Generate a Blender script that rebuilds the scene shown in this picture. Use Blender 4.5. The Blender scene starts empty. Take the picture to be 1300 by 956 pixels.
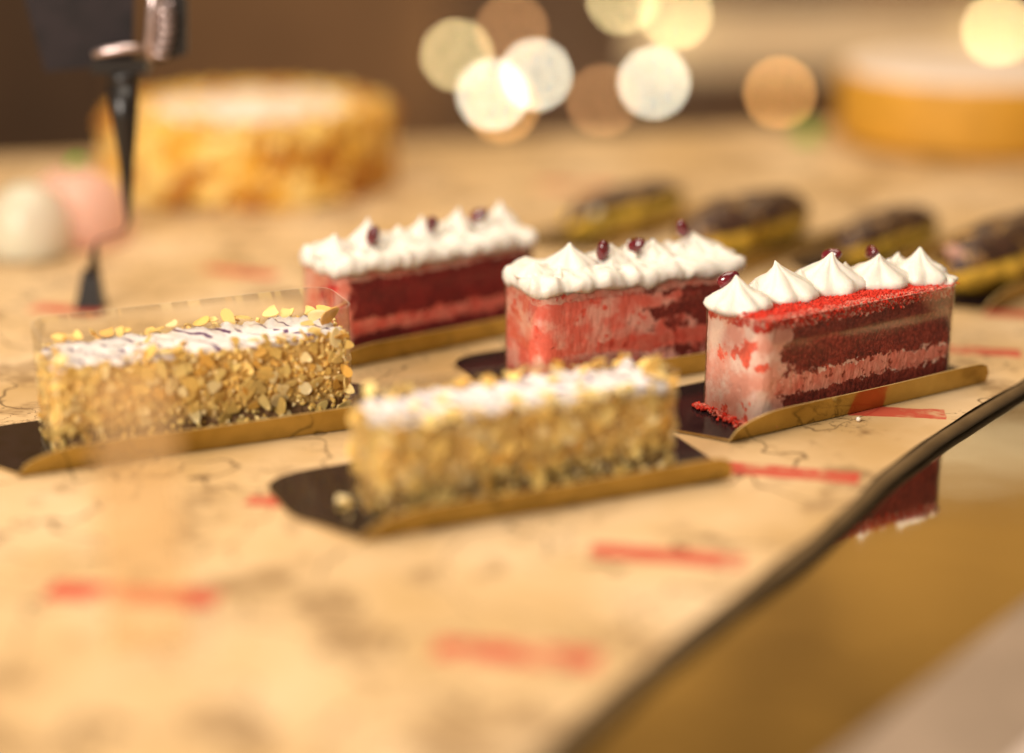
import bpy, bmesh, math, random
from mathutils import Vector, Matrix, noise

SC = bpy.context.scene
COL = SC.collection
R = math.radians
CM = 0.01
random.seed(7)

# ------------------------------------------------------------------ camera
cam = bpy.data.cameras.new("camera")
cam_o = bpy.data.objects.new("camera", cam)
COL.objects.link(cam_o)
SC.camera = cam_o
cam_o.location = (0, 0, 0.306)
cam_o.rotation_euler = (R(90 - 18.1), 0, 0)
cam.sensor_width = 36.0
cam.lens = 60.92
cam.clip_start = 0.02
cam.clip_end = 60
cam.dof.use_dof = True
cam.dof.focus_distance = 0.925
cam.dof.aperture_fstop = 1.3

# ------------------------------------------------------------------ light
world = bpy.data.worlds.new("World")
SC.world = world
world.use_nodes = True
bg = world.node_tree.nodes["Background"]
bg.inputs[0].default_value = (1.0, 0.72, 0.44, 1)
bg.inputs[1].default_value = 0.22


def area(name, loc, target, sx, sy, power, col):
    l = bpy.data.lights.new(name, 'AREA')
    l.shape = 'RECTANGLE'
    l.size, l.size_y = sx, sy
    l.energy = power
    l.color = col
    o = bpy.data.objects.new(name, l)
    COL.objects.link(o)
    o.location = loc
    o.rotation_euler = (Vector(target) - Vector(loc)).to_track_quat('-Z', 'Y').to_euler()
    return o


area("case_light", (-0.15, 0.85, 1.25), (0.0, 1.0, 0), 1.4, 0.8, 16, (1.0, 0.88, 0.72))
area("front_light", (-1.05, -0.55, 0.85), (0.05, 0.9, 0.03), 0.8, 0.6, 38, (1.0, 0.90, 0.79))
area("wall_fill", (0.5, 3.6, 2.6), (0.3, 5.4, 0.2), 2.5, 0.8, 150, (1.0, 0.78, 0.5))  # added lamp to brighten the far wall

SC.view_settings.view_transform = 'Standard'
SC.view_settings.look = 'None'
SC.view_settings.exposure = 0.12
SC.view_settings.gamma = 1
SC.view_settings.use_curve_mapping = False
SC.render.engine = 'CYCLES'
cy = SC.cycles
cy.use_denoising = True
try:
    cy.denoiser = 'OPENIMAGEDENOISE'
    cy.denoising_input_passes = 'RGB_ALBEDO_NORMAL'
    cy.denoising_prefilter = 'ACCURATE'
except Exception:
    pass
cy.use_adaptive_sampling = False
cy.max_bounces = 8
cy.transparent_max_bounces = 24
cy.sample_clamp_indirect = 6
cy.caustics_reflective = False
cy.caustics_refractive = False


# ------------------------------------------------------------------ materials
class NT:
    def __init__(self, name):
        self.m = bpy.data.materials.new(name)
        self.m.use_nodes = True
        self.t = self.m.node_tree
        self.b = self.t.nodes["Principled BSDF"]
        self.out = self.t.nodes["Material Output"]

    def put(self, sock, v):
        if isinstance(v, bpy.types.NodeSocket):
            self.t.links.new(v, sock)
        elif isinstance(v, (tuple, list)) and len(v) == 3 and len(getattr(sock, 'default_value', ())) == 4:
            sock.default_value = (*v, 1)
        else:
            sock.default_value = v

    def node(self, typ, props=None, **ins):
        n = self.t.nodes.new(typ)
        for k, v in (props or {}).items():
            setattr(n, k, v)
        for k, v in ins.items():
            k = k.replace('_', ' ')
            self.put(n.inputs[int(k[1:])] if k[0] == 'i' and k[1:].isdigit() else n.inputs[k], v)
        return n

    def ma(self, op, a, b=0.0, clamp=False):
        n = self.node('ShaderNodeMath', {'operation': op, 'use_clamp': clamp}, i0=a, i1=b)
        return n.outputs[0]

    def coord(self, which='Object'):
        return self.node('ShaderNodeTexCoord').outputs[which]

    def noise(self, scale, detail=4, rough=0.55, vec=None, dist=0.0, out='Fac'):
        n = self.node('ShaderNodeTexNoise', Scale=scale, Detail=detail, Roughness=rough, Distortion=dist,
                      Vector=vec if vec is not None else self.coord())
        return n.outputs[out]

    def mapping(self, vec, loc=(0, 0, 0), rot=(0, 0, 0), scale=(1, 1, 1)):
        return self.node('ShaderNodeMapping', Vector=vec, Location=loc, Rotation=rot, Scale=scale).outputs[0]

    def xyz(self, vec=None):
        n = self.node('ShaderNodeSeparateXYZ', Vector=vec if vec is not None else self.coord())
        return n.outputs

    def mix(self, f, a, b, blend='MIX'):
        n = self.t.nodes.new('ShaderNodeMix')
        n.data_type = 'RGBA'
        n.blend_type = blend
        self.put(n.inputs[0], f)
        self.put(n.inputs[6], a)
        self.put(n.inputs[7], b)
        return n.outputs[2]

    def ramp(self, f, stops):
        n = self.t.nodes.new('ShaderNodeValToRGB')
        cr = n.color_ramp
        while len(cr.elements) < len(stops):
            cr.elements.new(0.5)
        for e, (p, c) in zip(cr.elements, stops):
            e.position = p
            e.color = (*c, 1) if len(c) == 3 else c
        self.put(n.inputs[0], f)
        return n.outputs[0]

    def step(self, v, lo, hi):
        n = self.node('ShaderNodeMapRange', {'interpolation_type': 'SMOOTHSTEP'}, Value=v)
        n.inputs['From Min'].default_value = lo
        n.inputs['From Max'].default_value = hi
        return n.outputs[0]

    def bump(self, h, strength=0.3, dist=0.001):
        n = self.node('ShaderNodeBump', Height=h, Strength=strength, Distance=dist)
        self.put(self.b.inputs['Normal'], n.outputs[0])

    def set(self, **k):
        for a, v in k.items():
            self.put(self.b.inputs[a.replace('_', ' ')], v)
        return self.m


def simple(name, col, rough=0.5, metal=0.0, var=0.12, nscale=150, bump=0.0, sss=0.0, sss_r=(0.004, 0.002, 0.001), coat=0.0):
    n = NT(name)
    nz = n.noise(nscale, 4)
    c2 = tuple(min(1, x * (1 + var)) for x in col)
    c1 = tuple(x * (1 - var) for x in col)
    n.set(Base_Color=n.ramp(nz, [(0.3, c1), (0.7, c2)]), Roughness=rough, Metallic=metal)
    if bump:
        n.bump(nz, bump, 0.001)
    if sss:
        n.set(Subsurface_Weight=sss, Subsurface_Radius=sss_r, Subsurface_Scale=1.0)
    if coat:
        n.set(Coat_Weight=coat, Coat_Roughness=0.05)
    return n.m


def rand_tint(n, col, amt=0.35):
    r = n.node('ShaderNodeObjectInfo').outputs['Random']
    f = n.ma('ADD', n.ma('MULTIPLY', r, amt), 1 - amt / 2)
    return n.node('ShaderNodeVectorMath', {'operation': 'SCALE'}, i0=col, Scale=f).outputs[0]


def sponge_mat(name, dark, mid, cream, cream_pale, end_x, end_amt, smear, zb=0.0215, sharpness=34.0, slope=70.0):
    """crumbly sponge whose left end and patches are smeared with cream"""
    n = NT(name)
    p = n.coord()
    x, y, z = n.xyz(p)
    fine = n.noise(520, 6, 0.65, p)
    big = n.noise(75, 5, 0.6, p)
    sp = n.ramp(n.ma('ADD', n.ma('MULTIPLY', fine, 0.7), n.ma('MULTIPLY', big, 0.3)),
                [(0.36, tuple(c * 0.35 for c in dark)), (0.5, dark), (0.62, mid)])
    # cream smear grows towards the left end and in patches
    e = n.ma('MULTIPLY', n.ma('SUBTRACT', end_x, x), slope)
    e = n.ma('ADD', e, n.ma('MULTIPLY', n.ma('SUBTRACT', n.noise(95, 6, 0.62, p), 0.5), 3.2))
    m1 = n.step(e, -0.12, 0.12)
    m1 = n.ma('MULTIPLY', m1, end_amt)
    # holes in the smear where the sponge shows
    hole = n.step(n.noise(62, 5, 0.6, n.mapping(p, (0.013, 0.02, 0.007))), 0.60, 0.62)
    m2 = n.step(n.ma('SUBTRACT', n.noise(110, 7, 0.68, n.mapping(p, (0.3, 0.1, 0.2))), n.ma('MULTIPLY', n.ma('SUBTRACT', z, 0.020), 5.0)), 0.5 + 0.25 * (1 - smear), 0.56 + 0.25 * (1 - smear))
    m2 = n.ma('MULTIPLY', m2, min(1, smear * 1.3))
    m3 = n.step(n.ma('SUBTRACT', n.noise(170, 6, 0.65, n.mapping(p, (0.1, 0.4, 0.2))), n.ma('MULTIPLY', n.ma('ABSOLUTE', n.ma('SUBTRACT', z, zb)), sharpness)), 0.33, 0.40)
    m2 = n.ma('MAXIMUM', m2, m3)
    mask = n.ma('MAXIMUM', m1, m2)
    cr = n.mix(n.step(n.noise(60, 4, 0.6, p), 0.4, 0.62), cream, cream_pale)
    cr = n.mix(n.step(n.noise(700, 3, 0.6, p), 0.6, 0.72), cr, tuple(c * 0.8 for c in cream))
    cr = n.mix(hole, cr, n.ramp(fine, [(0.4, tuple(c * 1.6 for c in mid)), (0.6, tuple(min(1, c * 2.4) for c in mid))]))
    n.set(Base_Color=n.mix(mask, sp, cr), Roughness=0.75)
    h = n.ma('ADD', n.ma('MULTIPLY', fine, n.ma('SUBTRACT', 1.0, n.ma('MULTIPLY', mask, 0.7))), n.ma('MULTIPLY', mask, 0.3))
    n.bump(h, 0.8, 0.0012)
    return n.m


def filling_mat(name, c1, c2, sponge, end=None):
    n = NT(name)
    p = n.coord()
    m = n.step(n.noise(210, 6, 0.65, p), 0.56, 0.62)
    base = n.ramp(n.noise(90, 5, 0.6, p), [(0.35, c1), (0.65, c2)])
    col = n.mix(m, base, sponge)
    if end:
        x, y, z = n.xyz(p)
        end_x, cream, pale = end
        e = n.ma('MULTIPLY', n.ma('SUBTRACT', end_x, x), 70.0)
        e = n.ma('ADD', e, n.ma('MULTIPLY', n.ma('SUBTRACT', n.noise(95, 6, 0.62, p), 0.5), 3.2))
        col = n.mix(n.step(e, -0.12, 0.12), col, n.mix(n.step(n.noise(60, 4, 0.6, p), 0.4, 0.62), cream, pale))
    n.set(Base_Color=col, Roughness=0.55)
    n.bump(n.noise(420, 5, 0.6, p), 0.5, 0.001)
    return n.m


DARK, MID = (0.25, 0.032, 0.018), (0.42, 0.066, 0.038)
M = {}
M['sponge_sharp'] = sponge_mat('sponge_sharp', DARK, MID, (0.86, 0.38, 0.29), (0.92, 0.64, 0.54), -0.052, 1.0, 0.0)
M['fill_sharp'] = filling_mat('fill_sharp', (0.74, 0.17, 0.12), (0.86, 0.36, 0.28), (0.30, 0.04, 0.02), (-0.052, (0.86, 0.38, 0.29), (0.92, 0.64, 0.54)))
M['sponge_mid'] = sponge_mat('sponge_mid', (0.20, 0.022, 0.013), (0.40, 0.05, 0.03), (0.82, 0.15, 0.10), (0.90, 0.42, 0.33), 0.012, 0.92, 0.93, slope=22.0)
M['fill_mid'] = filling_mat('fill_mid', (0.78, 0.10, 0.065), (0.84, 0.22, 0.15), (0.60, 0.06, 0.035), (-0.030, (0.82, 0.15, 0.10), (0.90, 0.42, 0.33)))
M['sponge_rear'] = sponge_mat('sponge_rear', (0.21, 0.014, 0.012), (0.38, 0.030, 0.023), (0.78, 0.22, 0.15), (0.86, 0.40, 0.31), -0.060, 1.0, 0.0, 0.0194, 55.0)
M['fill_rear'] = filling_mat('fill_rear', (0.80, 0.12, 0.085), (0.86, 0.27, 0.20), (0.5, 0.04, 0.03), (-0.060, (0.78, 0.22, 0.15), (0.86, 0.40, 0.31)))
M['pink_cream'] = filling_mat('pink_cream', (0.80, 0.22, 0.15), (0.86, 0.48, 0.38), (0.66, 0.05, 0.025))
n = NT('top_bits')
p = n.coord()
mk = n.step(n.noise(330, 6, 0.7, p), 0.50, 0.56)
n.set(Base_Color=n.mix(mk, (0.60, 0.035, 0.014), (0.86, 0.46, 0.36)), Roughness=0.8)
n.bump(n.noise(500, 5, 0.65, p), 0.8, 0.0015)
M['top_bits'] = n.m
M['red_crumb'] = simple('red_crumb', (0.62, 0.030, 0.010), 0.8, var=0.35, nscale=500, bump=0.5)
M['pink_crumb'] = simple('pink_crumb', (0.62, 0.16, 0.11), 0.8, var=0.4, nscale=600, bump=0.5)
M['cream'] = simple('whipped_cream', (0.76, 0.71, 0.635), 0.38, var=0.03, nscale=420, bump=0.16, sss=0.25)
M['berry'] = simple('berry', (0.12, 0.006, 0.012), 0.12, var=0.5, nscale=120, coat=0.8)
M['icing'] = None
n = NT('icing')
p = n.coord()
x, y, z = n.xyz(p)
wob = n.ma('MULTIPLY', n.ma('SUBTRACT', n.noise(70, 2, 0.5, p), 0.5), 0.006)
xx = n.ma('ADD', n.ma('ADD', x, n.ma('MULTIPLY', y, 0.85)), wob)
fr = n.ma('ABSOLUTE', n.ma('SUBTRACT', n.ma('FRACT', n.ma('DIVIDE', xx, 0.0165)), 0.5))
line = n.ma('SUBTRACT', 1.0, n.step(fr, 0.035, 0.085))
line = n.ma('MULTIPLY', line, n.step(n.noise(60, 2, 0.5, p), 0.30, 0.42))
n.set(Base_Color=n.mix(line, (0.80, 0.74, 0.73), (0.09, 0.015, 0.10)), Roughness=0.28)
n.bump(n.noise(110, 3, 0.5, p), 0.25, 0.002)
M['icing'] = n.m

for k, c in dict(pale=(0.88, 0.68, 0.34), gold=(0.86, 0.56, 0.16), toast=(0.74, 0.40, 0.08), straw=(0.84, 0.60, 0.21)).items():
    n = NT('almond_' + k)
    v = n.noise(300, 3, 0.5, n.coord())
    col = n.ramp(v, [(0.3, tuple(a * 0.8 for a in c)), (0.7, tuple(min(1, a * 1.12) for a in c))])
    n.set(Base_Color=rand_tint(n, col, 0.28), Roughness=0.45, Subsurface_Weight=0.1, Subsurface_Radius=(0.003, 0.0015, 0.0006), Subsurface_Scale=1.0)
    M['almond_' + k] = n.m
n = NT('nut_sponge')
p = n.coord()
x, y, z = n.xyz(p)
zz = n.ma('ADD', z, n.ma('MULTIPLY', n.ma('SUBTRACT', n.noise(120, 4, 0.6, p), 0.5), 0.012))
base = n.ramp(n.noise(380, 5, 0.6, p), [(0.3, (0.58, 0.34, 0.09)), (0.55, (0.74, 0.49, 0.16)), (0.75, (0.82, 0.60, 0.25))])
dk = n.ramp(n.noise(300, 5, 0.6, p), [(0.3, (0.14, 0.065, 0.028)), (0.7, (0.34, 0.19, 0.08))])
n.set(Base_Color=n.mix(n.step(zz, 0.0115, 0.015), dk, base), Roughness=0.7)
n.bump(n.noise(420, 5, 0.6, p), 0.8, 0.0015)
M['nut_sponge'] = n.m

# clear acetate: a fresnel film
n = NT('clear_film')
lw = n.node('ShaderNodeLayerWeight', Blend=0.14).outputs['Fresnel']
tr = n.node('ShaderNodeBsdfTransparent', Color=(0.97, 0.965, 0.95)).outputs[0]
gl = n.node('ShaderNodeBsdfGlossy', Color=(1, 1, 1), Roughness=0.12).outputs[0]
f = n.ma('ADD', n.ma('MULTIPLY', lw, 0.28), 0.002, True)
mx = n.node('ShaderNodeMixShader', i0=f, i1=tr, i2=gl).outputs[0]
n.t.links.new(mx, n.out.inputs[0])
M['film'] = n.m
n = NT('film_rim')
tr = n.node('ShaderNodeBsdfTransparent', Color=(0.9, 0.88, 0.84)).outputs[0]
gl = n.node('ShaderNodeBsdfDiffuse', Color=(0.85, 0.75, 0.6)).outputs[0]
mx = n.node('ShaderNodeMixShader', i0=0.55, i1=tr, i2=gl).outputs[0]
n.t.links.new(mx, n.out.inputs[0])
M['film_rim'] = n.m

n = NT('gold_card')
v = n.noise(60, 5, 0.6, n.coord())
n.set(Base_Color=n.ramp(v, [(0.3, (0.35, 0.235, 0.06)), (0.7, (0.48, 0.335, 0.10))]), Metallic=0.92, Roughness=0.17)
n.bump(n.noise(25, 3, 0.5, n.coord()), 0.08, 0.004)
M['gold_card'] = n.m
n = NT('black_card')
v = n.noise(90, 5, 0.6, n.coord())
n.set(Base_Color=n.ramp(v, [(0.3, (0.012, 0.007, 0.008)), (0.7, (0.026, 0.015, 0.016))]), Roughness=n.ma('ADD', n.ma('MULTIPLY', v, 0.2), 0.06), Specular_IOR_Level=0.28)
M['black_card'] = n.m
M['card_rim'] = simple('card_rim', (0.72, 0.50, 0.20), 0.4, metal=0.3)
n = NT('chocolate')
p = n.coord()
n.set(Base_Color=n.mix(n.step(n.noise(75, 5, 0.65, p), 0.55, 0.64), n.ramp(n.noise(210, 4, 0.6, p), [(0.35, (0.018, 0.007, 0.004)), (0.65, (0.085, 0.034, 0.018))]), (0.42, 0.22, 0.05)), Roughness=0.4)
n.bump(n.noise(160, 5, 0.6, p), 0.6, 0.002)
M['choc'] = n.m
M['choux'] = simple('choux', (0.68, 0.42, 0.05), 0.55, var=0.5, nscale=90, bump=0.5)
M['rose'] = simple('pink_haze', (0.86, 0.50, 0.40), 0.25, var=0.06, nscale=80, sss=0.1)
M['pale_mint'] = simple('pale_haze', (0.80, 0.78, 0.62), 0.25, var=0.05, nscale=80, sss=0.1)
for k_ in ('rose', 'pale_mint'):
    M[k_].node_tree.nodes['Principled BSDF'].inputs['Alpha'].default_value = 0.62  # see-through, as the domes stand in for hazy discs
M['leaf'] = simple('leaf', (0.22, 0.50, 0.06), 0.4, var=0.2)
M['blackmetal'] = simple('black_metal', (0.012, 0.009, 0.008), 0.3, var=0.2)
M['steel'] = simple('clip_steel', (0.58, 0.46, 0.45), 0.28, metal=0.85, var=0.1)
n = NT('chalkboard')
v = n.noise(40, 4, 0.6, n.coord())
n.set(Base_Color=n.ramp(v, [(0.35, (0.008, 0.005, 0.006)), (0.7, (0.024, 0.015, 0.017))]), Roughness=0.6, Specular_IOR_Level=0.25)
M['chalkboard'] = n.m


# ------------------------------------------------------------------ object helpers
def mesh(name, verts, faces, mats, mi=None, smooth=True):
    me = bpy.data.meshes.new(name)
    me.from_pydata([tuple(v) for v in verts], [], faces)
    for m in (mats if isinstance(mats, (list, tuple)) else [mats]):
        me.materials.append(m)
    if mi:
        me.polygons.foreach_set('material_index', mi)
    if smooth:
        me.polygons.foreach_set('use_smooth', [True] * len(me.polygons))
    me.update()
    return me


def link(name, me, parent=None, loc=None, rot=None):
    o = bpy.data.objects.new(name, me)
    COL.objects.link(o)
    if parent:
        o.parent = parent
    if loc is not None:
        o.location = loc
    if rot is not None:
        o.rotation_euler = rot
    return o


def tag(o, label=None, cat=None, group=None, kind=None):
    for k, v in (('label', label), ('category', cat), ('group', group), ('kind', kind)):
        if v:
            o[k] = v
    return o


def thing(name, label, cat, loc=(0, 0, 0), rz=0.0, group=None):
    o = bpy.data.objects.new(name, None)
    COL.objects.link(o)
    o.empty_display_size = 0.01
    o.location = loc
    o.rotation_euler = (0, 0, rz)
    return tag(o, label, cat, group)


def outline(L, W, r, n=160):
    """closed rounded rectangle, centred, counter-clockwise, from the near-left corner; (x, y, nx, ny)"""
    r = max(0.0005, min(r, W / 2 - 1e-5, L / 2 - 1e-5))
    a, b = L - 2 * r, W - 2 * r
    arc = math.pi * r / 2
    seg = [a, arc, b, arc, a, arc, b, arc]
    tot = sum(seg)
    out = []
    for i in range(n):
        s = tot * i / n
        k = 0
        while s > seg[k] + 1e-12:
            s -= seg[k]
            k += 1
        hx, hy = L / 2 - r, W / 2 - r
        if k % 2 == 0:
            q = k // 2
            P = [(-hx + s, -W / 2, 0, -1), (L / 2, -hy + s, 1, 0), (hx - s, W / 2, 0, 1), (-L / 2, hy - s, -1, 0)][q]
        else:
            q = k // 2
            cx, cy0 = [(hx, -hy), (hx, hy), (-hx, hy), (-hx, -hy)][q]
            t = [-90, 0, 90, 180][q] + 90 * s / arc
            c, d = math.cos(R(t)), math.sin(R(t))
            P = (cx + r * c, cy0 + r * d, c, d)
        out.append(P)
    return out


def nz(x, y, z, s=1.0):
    return noise.noise(Vector((x * s, y * s, z * s)))


def edge_wob(x, y, lvl, amp):
    return amp * (nz(x * 60, y * 60, lvl * 7.3) + 0.7 * nz(x * 190, y * 190, lvl * 3.1 + 5) + 0.6 * nz(x * 480, y * 480, lvl + 9) + 0.55 * nz(x * 1100, y * 1100, lvl + 2))


def layer(L, W, r, z0, z1, e0, e1, outset, rough, mats, rows=10, n=760, seed=0.0):
    O = outline(L, W, r, n)
    V, F = [], []
    for j in range(rows + 1):
        t = j / rows
        for x, y, nx, ny in O:
            a = z0 + (edge_wob(x, y, z0 * 100 + seed, e0) if e0 else 0)
            b = z1 + (edge_wob(x, y, z1 * 100 + seed, e1) if e1 else 0)
            z = a + (b - a) * t
            d = outset + rough * (nz(x, y, z + seed, 330) + 0.8 * nz(x, y, z + seed, 900))
            V.append((x + nx * d, y + ny * d, z))
    for j in range(rows):
        for i in range(n):
            k = (i + 1) % n
            F.append((j * n + i, j * n + k, (j + 1) * n + k, (j + 1) * n + i))
    V += V[:n] + V[rows * n:rows * n + n]
    c0 = (rows + 1) * n
    F.append(tuple(range(c0 + n - 1, c0 - 1, -1)))
    F.append(tuple(range(c0 + n, c0 + 2 * n)))
    return mesh('layer', V, F, mats)


def dome_slab(L, W, r, z0, h, drip, over, seed, mats, n=200):
    """soft slab of cream: wavy lower edge, bulging rim and lumpy top"""
    V, F = [], []
    prof = [(0.0, 0.0, 1), (-0.0012, 0.25, 0.6), (-0.001, 0.55, 0.2), (0.0012, 0.8, 0), (0.0035, 0.95, 0), (0.008, 1.0, 0), (0.014, 1.0, 0), (W / 2 - 0.002, 1.0, 0)]
    for d, t, dr in prof:
        rr = max(r - d, 0.002)
        for x, y, nx, ny in outline(L + 2 * over - 2 * d, W + 2 * over - 2 * d, rr, n):
            z = z0 + h * t - dr * drip * (0.5 + 0.9 * nz(x, y, seed, 110) + 0.5 * nz(x, y, seed, 300))
            lump = 0.0030 * nz(x, y, seed + 3, 110) + 0.0020 * nz(x, y, seed + 3, 260) + 0.0008 * nz(x, y, seed + 3, 620)
            V.append((x + nx * lump * 0.6, y + ny * lump * 0.6, z + (lump if t > 0.5 else lump * 0.3)))
    m = len(prof)
    for j in range(m - 1):
        for i in range(n):
            k = (i + 1) % n
            F.append((j * n + i, j * n + k, (j + 1) * n + k, (j + 1) * n + i))
    F.append(tuple(range(n - 1, -1, -1)))
    F.append(tuple(range((m - 1) * n, m * n)))
    return mesh('slab', V, F, mats)


def rosette(rad, h, k=6, lean=(0, 0), lump=0.0, seed=0.0, twist=0.5, sy=1.0):
    prof = [(0.0, 0.92), (0.05, 0.99), (0.13, 1.0), (0.24, 0.93), (0.36, 0.79), (0.48, 0.61), (0.60, 0.43), (0.70, 0.29), (0.79, 0.185), (0.87, 0.115), (0.94, 0.065), (1.0, 0.015)]
    n = 48
    V, F = [], []
    for t, p in prof:
        for i in range(n):
            a = 2 * math.pi * i / n
            s = 1 + 0.30 * (abs(math.sin(k * 0.5 * a + twist * t)) ** 0.8 - 0.62) * (1 - 0.3 * t) * min(1, 0.35 + 2.2 * t)
            q = rad * p * s
            x, y = q * math.cos(a), q * math.sin(a) * sy
            d = lump * (nz(x + seed, y, t * h, 140) + 0.6 * nz(x, y + seed, t * h, 320))
            x *= 1 + d / rad * 1.5
            y *= 1 + d / rad * 1.5
            V.append((x + lean[0] * t ** 2.2, y + lean[1] * t ** 2.2, h * t + d * (1 - t) - (0.001 if t == 0 else 0)))
    m = len(prof)
    for j in range(m - 1):
        for i in range(n):
            kk = (i + 1) % n
            F.append((j * n + i, j * n + kk, (j + 1) * n + kk, (j + 1) * n + i))
    F.append(tuple(range(n - 1, -1, -1)))
    F.append(tuple(range((m - 1) * n, m * n)))
    return mesh('rosette', V, F, M['cream'])


def berry_mesh():
    n, m = 14, 9
    V, F = [], []
    for j in range(m + 1):
        t = j / m
        a = math.pi * t
        rr = 0.0043 * math.sin(a) ** 0.8 * (1.05 - 0.35 * t) + 0.00005
        for i in range(n):
            b = 2 * math.pi * i / n
            s = 1 + 0.10 * math.cos(3 * b + 0.7)
            V.append((rr * s * math.cos(b), rr * s * math.sin(b), -0.0062 * math.cos(a)))
    for j in range(m):
        for i in range(n):
            k = (i + 1) % n
            F.append((j * n + i, j * n + k, (j + 1) * n + k, (j + 1) * n + i))
    return mesh('berry', V, F, M['berry'])


BERRY = berry_mesh()


def film(parent, L, W, r, h, z0):
    n = 140
    V, F, mi = [], [], []
    for th in (0.0, 0.0003):
        O = outline(L + 2 * th, W + 2 * th, r + th, n)
        for zz in (z0, z0 + h):
            V += [(x, y, zz) for x, y, _, _ in O]
    for i in range(n):
        k = (i + 1) % n
        F.append((i, n + i, n + k, k)); mi.append(0)
        F.append((2 * n + i, 2 * n + k, 3 * n + k, 3 * n + i)); mi.append(0)
        F.append((n + i, 3 * n + i, 3 * n + k, n + k)); mi.append(1)
        F.append((i, k, 2 * n + k, 2 * n + i)); mi.append(1)
    return link('acetate_film', mesh('film', V, F, [M['film'], M['film_rim']], mi), parent)


def lumps(spots, mats, jit=0.35, mi=None):
    """many little irregular crumbs in one mesh; spots: (x, y, z, size)"""
    ico = bmesh.new()
    bmesh.ops.create_icosphere(ico, subdivisions=1, radius=1.0)
    iv = [v.co.copy() for v in ico.verts]
    iff = [tuple(v.index for v in f.verts) for f in ico.faces]
    ico.free()
    V, F, MI = [], [], []
    for q, (x, y, z, s) in enumerate(spots):
        b = len(V)
        e = Matrix.Rotation(random.uniform(0, 6.28), 3, Vector((random.random(), random.random(), random.random() + 0.1)).normalized())
        sx = [random.uniform(0.7, 1.3) for _ in range(3)]
        for c in iv:
            k = s * (1 + random.uniform(-jit, jit))
            d = e @ Vector((c.x * sx[0], c.y * sx[1], c.z * sx[2])) * k
            V.append((x + d.x, y + d.y, z + d.z))
        F += [tuple(i + b for i in f) for f in iff]
        if mi:
            MI += [mi[q]] * len(iff)
    return mesh('crumbs', V, F, mats, MI if mi else None, smooth=False)


def place(o_cm, ang, L, W):
    """near-left bottom corner (cm) and heading -> centre of the base (m)"""
    a = R(ang)
    u = Vector((math.cos(a), math.sin(a)))
    v = Vector((-u.y, u.x))
    return (Vector(o_cm) * CM + u * L / 2 + v * W / 2), a


def board(label, o_cm, ang, L, W, left=0.034, right=0.026, near=0.008, far=0.036, H=0.0125, rise=0.036, group='gold and black cake boards under the slices'):
    """folded card: black glossy floor, gold flange along the near side"""
    c, a = place(o_cm, ang, L, W)
    t = thing('cake_board', label, 'cake board', (c.x, c.y, 0.0), a, group)
    x0, x1, y0, y1 = -L / 2 - left, L / 2 + right, -W / 2 - near, W / 2 + far
    cut = 0.034
    P = []

    def corner(cx, cy0, ax, ay, bx, by, k=7):
        for i in range(k + 1):
            s = i / k
            P.append(((1 - s) ** 2 * ax + 2 * s * (1 - s) * cx + s * s * bx, (1 - s) ** 2 * ay + 2 * s * (1 - s) * cy0 + s * s * by))
    fx0 = x0 + cut * 0.62
    P.append((fx0, y0))
    P.append((x1 - 0.012, y0))
    corner(x1, y0, x1 - 0.012, y0, x1, y0 + 0.02)
    corner(x1, y1, x1, y1 - 0.03, x1 - 0.03, y1)
    corner(x0, y1, x0 + 0.03, y1, x0, y1 - 0.022)
    corner(x0, y0 + 0.035, x0, y0 + 0.048, x0 + 0.006, y0 + 0.028)
    n = len(P)
    th = 0.0009
    V = [(x, y, 0) for x, y in P] + [(x, y, th) for x, y in P]
    F = [tuple(range(n - 1, -1, -1)), tuple(range(n, 2 * n))] + [(i, (i + 1) % n, n + (i + 1) % n, n + i) for i in range(n)]
    link('board_base', mesh('board_base', V, F, [M['black_card'], M['card_rim']], [0, 0] + [1] * n, smooth=False), t)
    # flange
    k = 60
    xa, xb = fx0 - 0.001, x1 - 0.004
    V, F, mi = [], [], []
    tilt = math.tan(R(16))
    for i in range(k + 1):
        s = i / k
        x = xa + (xb - xa) * s
        dl = min(1, (x - xa) / rise)
        dr = min(1, (xb - x) / 0.012)
        h = H * math.sqrt(max(0, 1 - (1 - dl) ** 2)) ** 1.0 * (0.42 + 0.58 * math.sqrt(max(0, 1 - (1 - dr) ** 2))) + 0.0006
        bow = 0.0005 * math.sin(s * 9)
        yb = y0 - 0.0002
        V += [(x, yb, 0.0001), (x, yb - h * tilt + bow, h), (x, yb + th - h * tilt + bow, h), (x, yb + th, 0.0001)]
    for i in range(k):
        b, d = 4 * i, 4 * (i + 1)
        F += [(b, d, d + 1, b + 1), (b + 1, d + 1, d + 2, b + 2), (b + 2, d + 2, d + 3, b + 3), (b, b + 3, d + 3, d)]
        mi += [0, 1, 2, 0]
    F += [(0, 1, 2, 3), (4 * k, 4 * k + 3, 4 * k + 2, 4 * k + 1)]
    mi += [1, 1]
    link('flange', mesh('flange', V, F, [M['gold_card'], M['card_rim'], M['black_card']], mi, smooth=False), t)
    return t


def copy_tree(o, parent=None):
    c = o.copy()
    COL.objects.link(c)
    if parent:
        c.parent = parent
    for ch in list(o.children):
        copy_tree(ch, c)
    return c


BZ = 0.0011   # cakes stand on the card


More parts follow.
